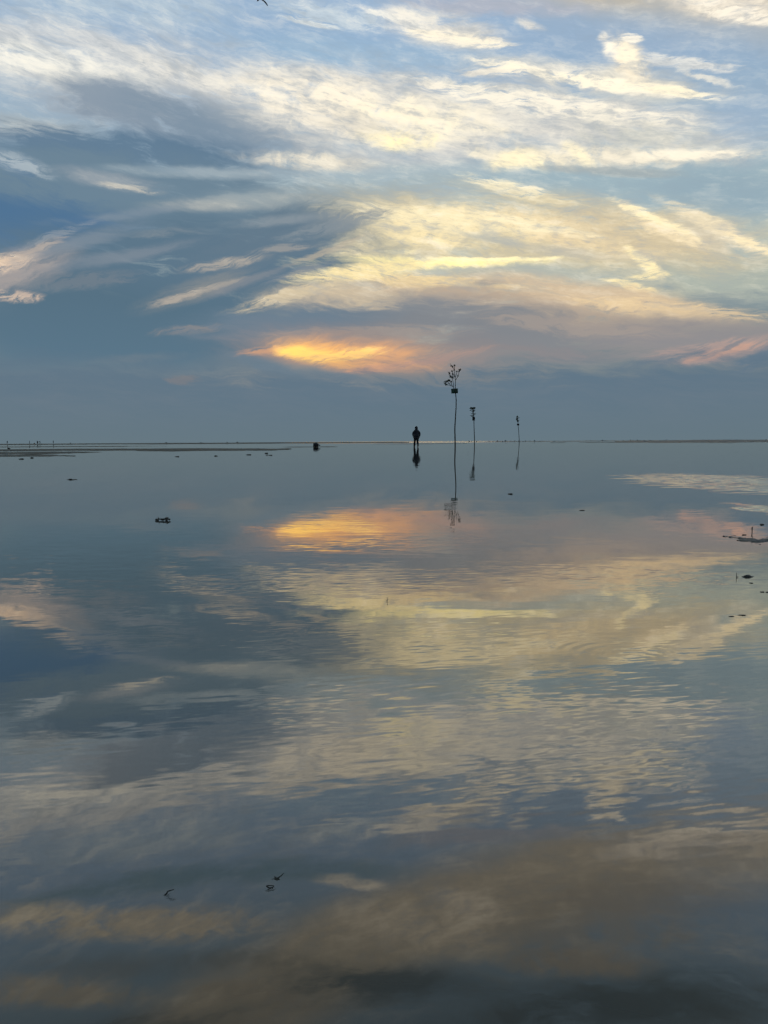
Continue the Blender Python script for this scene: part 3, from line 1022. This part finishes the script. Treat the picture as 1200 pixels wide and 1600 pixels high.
# hood: a shell open towards the face
bm = bmesh.new()
NU, NV = 18, 10
grid = []
for j in range(NV + 1):
    th = math.pi * (0.02 + 0.80 * j / NV)
    row = []
    for i in range(NU + 1):
        ph = R(125) + (R(415) - R(125)) * i / NU           # leaves the front open
        rr = 1.0 + 0.12 * max(0, math.cos(th))
        row.append(bm.verts.new((0.128 * rr * math.sin(th) * math.cos(ph), 0.045 + 0.145 * rr * math.sin(th) * math.sin(ph), 1.605 + 0.175 * math.cos(th))))
    grid.append(row)
for a, b in zip(grid, grid[1:]):
    for i in range(NU):
        bm.faces.new((a[i], a[i + 1], b[i + 1], b[i]))
hood = finish('hood', bm, 'jacket', walker)
sol = hood.modifiers.new('thickness', 'SOLIDIFY')
sol.thickness = 0.012
tn, te = {'seat': ((0, 0, 0.92), (0.17, 0.13))}, []
for s in 'lr':
    h, k, a, t = [Vector(q) for q in LEG[s]]
    tn.update({s + 'h': (tuple(h + Vector((0, 0, -0.03))), 0.125), s + 'k': (tuple(k), 0.095), s + 'c': (tuple(k * 0.2 + a * 0.8), 0.088)})
    te += [('seat', s + 'h'), (s + 'h', s + 'k'), (s + 'k', s + 'c')]
skin('trousers', tn, te, 'seat', 'trousers', walker)
for s in 'lr':
    h, k, a, t = [Vector(q) for q in LEG[s]]
    skin('boot', {'top': (tuple(k * 0.5 + a * 0.5), 0.085), 'an': (tuple(a + Vector((0, 0, 0.02))), 0.066), 'heel': (tuple(a + Vector((0, -0.03, -0.035))), 0.058),
                  'mid': (tuple(a * 0.4 + t * 0.6 + Vector((0, 0, 0.0))), (0.056, 0.046)), 'toe': (tuple(t + Vector((0, 0.03, 0))), (0.048, 0.036))},
         [('top', 'an'), ('an', 'heel'), ('an', 'mid'), ('mid', 'toe')], 'an', 'boot', walker, 1)

# ------------------------------------------------------------------ far people on the sandbar
def far_body(seed):
    r = random.Random(seed)
    st = r.uniform(0.05, 0.16)
    n = {'p': ((0, 0, 0.92), (0.17, 0.13)), 'c': ((0, 0, 1.28), (0.19, 0.14)), 'n': ((0, 0.02, 1.47), 0.065), 'h': ((0, 0.03, 1.60), 0.10), 'h2': ((0, 0.03, 1.69), 0.07)}
    e = [('p', 'c'), ('c', 'n'), ('n', 'h'), ('h', 'h2')]
    for q, s in (('l', -1), ('r', 1)):
        n.update({q + 's': ((s * 0.2, 0, 1.38), 0.075), q + 'e': ((s * 0.25, -0.03, 1.12), 0.06), q + 'w': ((s * 0.23, 0.06, 0.90), 0.04), q + 'm': ((s * 0.22, 0.09, 0.80), (0.04, 0.025)),
                  q + 'i': ((s * 0.1, 0, 0.86), 0.10), q + 'k': ((s * 0.11, s * st, 0.48), 0.075), q + 'a': ((s * 0.12, -0.02 + s * st * 1.6, 0.09), 0.055),
                  q + 't': ((s * 0.12, 0.13 + s * st * 1.6, 0.04), (0.05, 0.035))})
        e += [('c', q + 's'), (q + 's', q + 'e'), (q + 'e', q + 'w'), (q + 'w', q + 'm'), ('p', q + 'i'), (q + 'i', q + 'k'), (q + 'k', q + 'a'), (q + 'a', q + 't')]
    return n, e


FAR = [(11.5, 0.98, 0.95, 'tiny dark figure standing alone on the far sandbar, leftmost of all the people'),
       (46.2, 0.96, 0.95, 'tiny dark figure second from the left on the far sandbar'),
       (58.8, 0.86, 1.75, 'broad tiny figure, left half of the close pair on the far sandbar'),
       (62.4, 0.84, 0.85, 'slim tiny figure, right half of the close pair on the far sandbar'),
       (83.4, 1.0, 1.05, 'tiny dark figure rightmost of the people on the far sandbar')]
protos = []
for i, (px, sc, wd, lab) in enumerate(FAR):
    p = at_range(px, 693, 385)
    if i < 2:
        n, e = far_body(i + 3)
        o = skin('person', n, e, 'p', 'black', None, 1)
        protos.append(o)
    else:
        o = protos[i % 2].copy()
        COL.objects.link(o)
    o.location = (p.x, 385, 0.235)
    o.scale = (sc * wd, sc * wd, sc)
    o.rotation_euler.z = (0.3, 2.2, 1.0, 4.0, 5.5)[i]
    tag(o, lab, 'person', 'people on the far sandbar')

# ------------------------------------------------------------------ the bag
p = on_water(493.6, 698.6)
bag = empty('bag', (p.x, p.y, 0.012), 'boxy black bag with a loose strap standing on a thin sandbar left of the walker', 'bag')
bm = bmesh.new()
prof = [(-0.22, 0), (0.22, 0), (0.235, 0.20), (0.20, 0.30), (0.14, 0.37), (-0.18, 0.385), (-0.23, 0.33), (-0.235, 0.12)]
f = [bm.verts.new((x, -0.14, z)) for x, z in prof]
b_ = [bm.verts.new((x * 0.96, 0.14, z * 0.97)) for x, z in prof]
bm.faces.new(f)
bm.faces.new(b_[::-1])
for i in range(len(prof)):
    bm.faces.new((f[i], f[(i + 1) % len(prof)], b_[(i + 1) % len(prof)], b_[i]))
bmesh.ops.bevel(bm, geom=list(bm.edges), offset=0.02, segments=2, affect='EDGES')
finish('bag_body', bm, 'black', bag)
bm = bmesh.new()
box(bm, (-0.02, -0.155, 0.15), (0.14, 0.02, 0.09), 0.015)
finish('front_pocket', bm, 'black', bag)
bm = bmesh.new()
tube(bm, smooth_path([(0.16, 0, 0.34), (0.25, -0.02, 0.26), (0.33, -0.03, 0.19), (0.38, -0.02, 0.14), (0.34, 0.0, 0.13), (0.22, 0.02, 0.17)], 5), 0.026, 6)
finish('strap', bm, 'black', bag)
bm = bmesh.new()
tube(bm, smooth_path([(-0.10, 0, 0.37), (-0.07, 0, 0.415), (0.02, 0, 0.42), (0.06, 0, 0.365)], 5), 0.014, 6)
finish('handle', bm, 'black', bag)

bag.scale = (1.0, 1.0, 0.86)

# ------------------------------------------------------------------ dark lumps far out
rnd = random.Random(11)
lumps = [(733, 1.6), (737, 1.0), (745, 1.4), (764, 1.2), (777, 2.4), (785, 1.6), (790, 2.0), (797, 1.4), (804, 2.6), (811, 2.2), (821, 1.4), (835, 1.6), (848, 2.0), (905, 1.8),
         (916, 1.2), (923, 1.6), (941, 3.2), (974, 1.4), (985, 1.4), (989, 1.6), (996, 2.4), (1007, 3.0), (1016, 2.2), (1041, 2.0)]
for i, (px, wpx) in enumerate(lumps):
    d = 340 + 60 * rnd.random()
    p = at_range(px, 690, d)
    hw = wpx * d / FPX / 2
    bm = bmesh.new()
    lump(bm, (0, 0, 0.05), hw, hw * 0.8, rnd.uniform(0.38, 0.62), rnd, 2, 0.3)
    o = finish('mussel_clump', bm, 'mud', None, loc=(p.x, d, 0.0))
    tag(o, 'small dark mussel clump breaking the line of the horizon right of the walker', 'mussel clump', 'dark clumps along the far tide line')
for px in (54, 110, 260, 314, 355, 371):
    d = 395 + 30 * rnd.random()
    p = at_range(px, 693, d)
    bm = bmesh.new()
    lump(bm, (0, 0, 0.1), rnd.uniform(0.25, 0.5), 0.4, rnd.uniform(0.35, 0.6), rnd, 2, 0.3)
    o = finish('mussel_clump', bm, 'sand', None, loc=(p.x, d, 0.2))
    tag(o, 'small pale hummock on the far sandbar at left', 'hummock', 'hummocks on the far sandbar')

# ------------------------------------------------------------------ things adrift
def drift(name, px, py, wpx, hpx, label, cat, mat='weed', group=None, seed=0, sub=2):
    """an irregular clump lying in the water film"""
    r = random.Random(seed + int(px * 13 + py))
    c = on_water(px, py)
    s = c.length / FPX
    bm = bmesh.new()
    n = max(2, int(wpx / 3))
    for i in range(n):
        t = (i + 0.5) / n - 0.5
        k = 1.0 - 1.2 * abs(t)
        lump(bm, (t * wpx * s, r.uniform(-0.5, 0.5) * hpx * s, hpx * s * 0.2 * k), wpx * s / n * 0.85, max(hpx, 2) * s * 0.9, hpx * s * 0.62 * (0.55 + 0.45 * k), r, sub, 0.35)
    o = finish(name, bm, mat, None, loc=(c.x, c.y, 0))
    return tag(o, label, cat, group)


# the strand of seaweed at left, with its air bladders
c = on_water(254, 813.5)
s = c.length / FPX
weed = empty('seaweed', (c.x, c.y, 0), 'largest dark strand of seaweed adrift on smooth water at the left', 'seaweed')
bm = bmesh.new()
rs = random.Random(5)
tube(bm, smooth_path([Vector(q) * s for q in ((-10, 0, 1.2), (-6, 3, 2.2), (-1, -2, 2.0), (4, 2, 2.6), (8, -1, 2.4), (11, 0, 1.6))], 5), 1.0 * s, 6)
for (x, y, dx, dz) in ((-6, 2, -1.5, 4), (-8, -2, -3.4, -1), (3, 2, 2.5, 4.2), (6, -2, 4.5, 1), (0, -4, 2, -1), (6, 3, 3, 3.5)):
    tube(bm, smooth_path([Vector(q) * s for q in ((x, y, 1.5), (x + dx * 0.5, y + rs.uniform(-2, 2), 1.5 + dz * 0.6), (x + dx, y + rs.uniform(-3, 3), 1.5 + dz * 0.75))], 4), [1.0 * s * (1 - 0.07 * i) for i in range(9)], 5)
finish('frond', bm, 'weed', weed)
for (x, y, z, r) in ((-9, 1, 1.6, 2.2), (-7, -3, 0.8, 2.0), (-2, 1, 2.0, 1.9), (2, -2, 2.0, 2.0), (6, 2, 3.4, 2.0), (7, -4, 0.8, 1.9), (10.5, 0, 1.8, 1.5)):
    bm = bmesh.new()
    lump(bm, Vector((x, y, z)) * s, r * s * 1.1, r * s, r * s * 0.8, rs, 2, 0.2)
    finish('bladder', bm, 'weed', weed)

row = [(107, 749.6, 2.6, 1.1, 'leftmost'), (110.8, 749.4, 3.4, 1.9, 'darkest'), (115, 749.8, 3, 1.0, 'third'), (118.6, 749.4, 2.4, 1.0, 'rightmost')]
for px, py, a, b, wd in row:
    drift('weed_scrap', px, py, a, b, wd + ' of the four small scraps of weed in a row on the left water', 'seaweed', group='scraps of weed on the left water')
near_bar = [(33.5, 717.4, 5.5, 1.8, 'dark weed clump nearest the left edge, just in front of the sandbar'),
            (50.6, 715.6, 3, 1.8, 'small dark weed clump in front of the left sandbar, right beside a wider one'),
            (277, 713.6, 5, 1.5, 'weed clump lying alone in front of the dark sandbar, under its left end'),
            (338, 712.6, 4, 1.5, 'weed clump lying in front of the dark sandbar, under its middle'),
            (389, 710.8, 5, 1.6, 'flat weed clump in front of the dark sandbar, last before its tip'),
            (416.4, 708.6, 4, 1.6, 'weed clump touching the right tip of the dark sandbar, upper of a trio'),
            (422.4, 711.5, 5, 1.4, 'wide weed clump off the right tip of the dark sandbar, lower of a trio'),
            (417.2, 711.6, 2, 1.2, 'smallest weed speck off the right tip of the dark sandbar, in a trio'),
            (13.5, 701, 3, 1.6, 'small weed clump between the two left sandbars near the left edge')]
for px, py, a, b, lab in near_bar:
    drift('weed_clump', px, py, a, b, lab, 'seaweed', group='weed clumps by the left sandbar')
drift('weed_clump', 797.4, 772.2, 5.5, 2.2, 'single small dark weed clump on calm water below the two far tree poles', 'seaweed')
drift('weed_clump', 910, 797.6, 6.5, 1.4, 'thin flat weed scrap alone on the water above the pink reflection', 'seaweed')
drift('weed_clump', 1162.4, 836, 4, 1.7, 'small dark weed clump just left of the muddy hummock', 'seaweed')
drift('weed_clump', 1190.5, 820, 4.5, 2.0, 'dark weed clump behind the muddy hummock at the right edge', 'seaweed')
drift('weed_clump', 1173.8, 911.3, 3, 1.3, 'tiny weed speck just below the dark pebble at right', 'seaweed')
drift('weed_clump', 1190.5, 925, 3.2, 1.8, 'tiny round weed speck below the pebble, left of a paler one at the right edge', 'seaweed')
drift('weed_clump', 1199, 925.4, 4, 1.3, 'tiny weed scrap cut by the right edge of the picture', 'seaweed')
drift('weed_clump', 1160, 961.5, 9.5, 1.6, 'thin horizontal weed strand lowest at the right side', 'seaweed')
drift('weed_clump', 1143, 963.2, 6, 1.0, 'faint thin weed strand left of the lowest dark strand at right', 'seaweed')

c = on_water(1168, 901.4)
s = c.length / FPX
bm = bmesh.new()
rs = random.Random(9)
lump(bm, (0, 0, 0), 5.6 * s, 4 * s, 3.2 * s, rs, 3, 0.12)
lump(bm, (5 * s, 0, -0.4 * s), 4.4 * s, 3 * s, 1.8 * s, rs, 2, 0.12)
lump(bm, (-5 * s, 0, -0.4 * s), 3 * s, 3 * s, 1.7 * s, rs, 2, 0.12)
tag(finish('pebble', bm, 'stone', None, loc=(c.x, c.y, 0)), 'dark pointed pebble breaking the water at the right side', 'pebble')


def twig(px, py, paths, rad, label, cat='twig', name='twig', y_spread=0.3, mat='weed'):
    """thin stalks, each given in picture units right of and above where the twig enters the water"""
    c = on_water(px, py)
    s = (c - Vector((0, 0, CAM_H))).length / FPX
    t = empty(name, (c.x, c.y, 0), label, cat)
    for pth in paths:
        bm = bmesh.new()
        q = smooth_path([Vector((x * s, (k % 3 - 1) * y_spread * s, z * s)) for k, (x, z) in enumerate(pth)], 5)
        n = len(q)
        tube(bm, q, [rad * s * (1.1 - 0.6 * i / n) for i in range(n)], 6)
        finish('stalk', bm, mat, t)
    return t


twig(605, 939.5, [[(0, -2), (0.2, 2), (-0.2, 6)], [(0, 2), (2.2, 2.6)], [(0, 1), (-2, 1.3)]], 0.45, 'tiny upright twig alone in the yellow reflection at the middle')
twig(1175.6, 831.5, [[(0, -2), (-0.6, 3), (0.6, 8)], [(-0.4, 3), (-1.0, 5.2), (-0.9, 7)]], 0.75, 'short dark upright twig standing behind the muddy hummock')
twig(1150.7, 902.4, [[(0, -2), (0.1, 3), (0, 7)], [(0.1, 0.6), (1.6, 1.0), (2.8, 0.6)]], 0.55, 'thin upright stick in the water left of the dark pebble')
twig(423.5, 1387.5, [[(-6.5, 3), (-3.5, 0.8), (1, 0.4), (4.6, 2.8)], [(-6.5, 3), (-2.5, 3.6), (4.6, 2.8)]], 0.9, 'small curled dark loop floating just below the reflected gull in the foreground', 'seaweed', 'dark_loop')  # thin dark tubes closed into a loop on the water
twig(262, 1398, [[(-4, -0.6), (-1.5, 1.6), (0, 4.5), (3, 6), (8.6, 7.4)]], 1.15, 'small bent dark strand lying alone in the foreground at left', 'seaweed', 'bent_strand')  # one thin dark tube bent along the water surface

# ------------------------------------------------------------------ the gull overhead
D = 18.0
gp = at_range(405.4, -3.4, D)
gull = empty('gull', gp, 'small dark gull gliding with bent wings at the top edge of the sky', 'bird')
u = (gp - Vector((0, 0, CAM_H))).length / FPX
gw = lambda px, py, dy=0.0: at_range(px, py, D + dy) - gp
# body along the flight, away from the camera and to the left
fly = Vector((0.5, -0.55, -0.32)).normalized()
bm = bmesh.new()
prof = [(t * 0.46, r * 0.42) for t, r in [(-0.24, 0.012), (-0.17, 0.045), (-0.06, 0.07), (0.06, 0.072), (0.15, 0.055), (0.20, 0.046), (0.25, 0.043), (0.29, 0.03), (0.31, 0.012)]]
tube(bm, [fly * t for t, r in prof], [r for t, r in prof], 10)
finish('body', bm, 'gull_dark', gull)
bm = bmesh.new()
tube(bm, [fly * 0.14, fly * 0.157, fly * 0.168 + Vector((0, 0, -0.003))], [0.006, 0.004, 0.0015], 6)
finish('beak', bm, 'beak', gull)
bm = bmesh.new()
side = fly.cross(Vector((0, 0, 1))).normalized()
q = [-fly * 0.09 + side * 0.012, -fly * 0.175 + side * 0.035, -fly * 0.175 - side * 0.035, -fly * 0.09 - side * 0.012]
vs = [bm.verts.new(x + Vector((0, 0, 0.004))) for x in q]
ws = [bm.verts.new(x - Vector((0, 0, 0.004))) for x in q]
bm.faces.new(vs)
bm.faces.new(ws[::-1])
for i in range(4):
    bm.faces.new((vs[i], vs[(i + 1) % 4], ws[(i + 1) % 4], ws[i]))
finish('tail', bm, 'gull_dark', gull, smooth=False)


def wing(path, chord):
    bm = bmesh.new()
    rings = []
    for p, c in zip(path, chord):
        r = []
        for t, th in ((0.45, 0.0), (0.2, 0.016), (-0.25, 0.010), (-0.55, 0.0), (-0.25, -0.006), (0.2, -0.010)):
            r.append(bm.verts.new(p + fly * (t * c) + Vector((0, 0, th * c / 0.16 * 0.9))))
        rings.append(r)
    for a, b in zip(rings, rings[1:]):
        for i in range(6):
            bm.faces.new((a[i], a[(i + 1) % 6], b[(i + 1) % 6], b[i]))
    bm.faces.new(rings[0][::-1])
    bm.faces.new(rings[-1])
    finish('wing', bm, 'gull_black', gull)


rw = smooth_path([gw(405.6, -2.2), gw(409.4, -0.4, -0.01), gw(413.4, 2.4, -0.03), gw(416.2, 5.8, -0.05), gw(418.3, 9.2, -0.07)], 3)
wing(rw, [0.115 - 0.08 * (i / (len(rw) - 1)) ** 1.6 for i in range(len(rw))])
lw = smooth_path([gw(405.2, -2.4), gw(404.2, -1.0, 0.03), gw(403.2, 0.6, 0.09), gw(402.4, 1.6, 0.16), gw(401.2, 1.8, 0.22)], 3)
wing(lw, [0.105 - 0.08 * (i / (len(lw) - 1)) ** 1.6 for i in range(len(lw))])
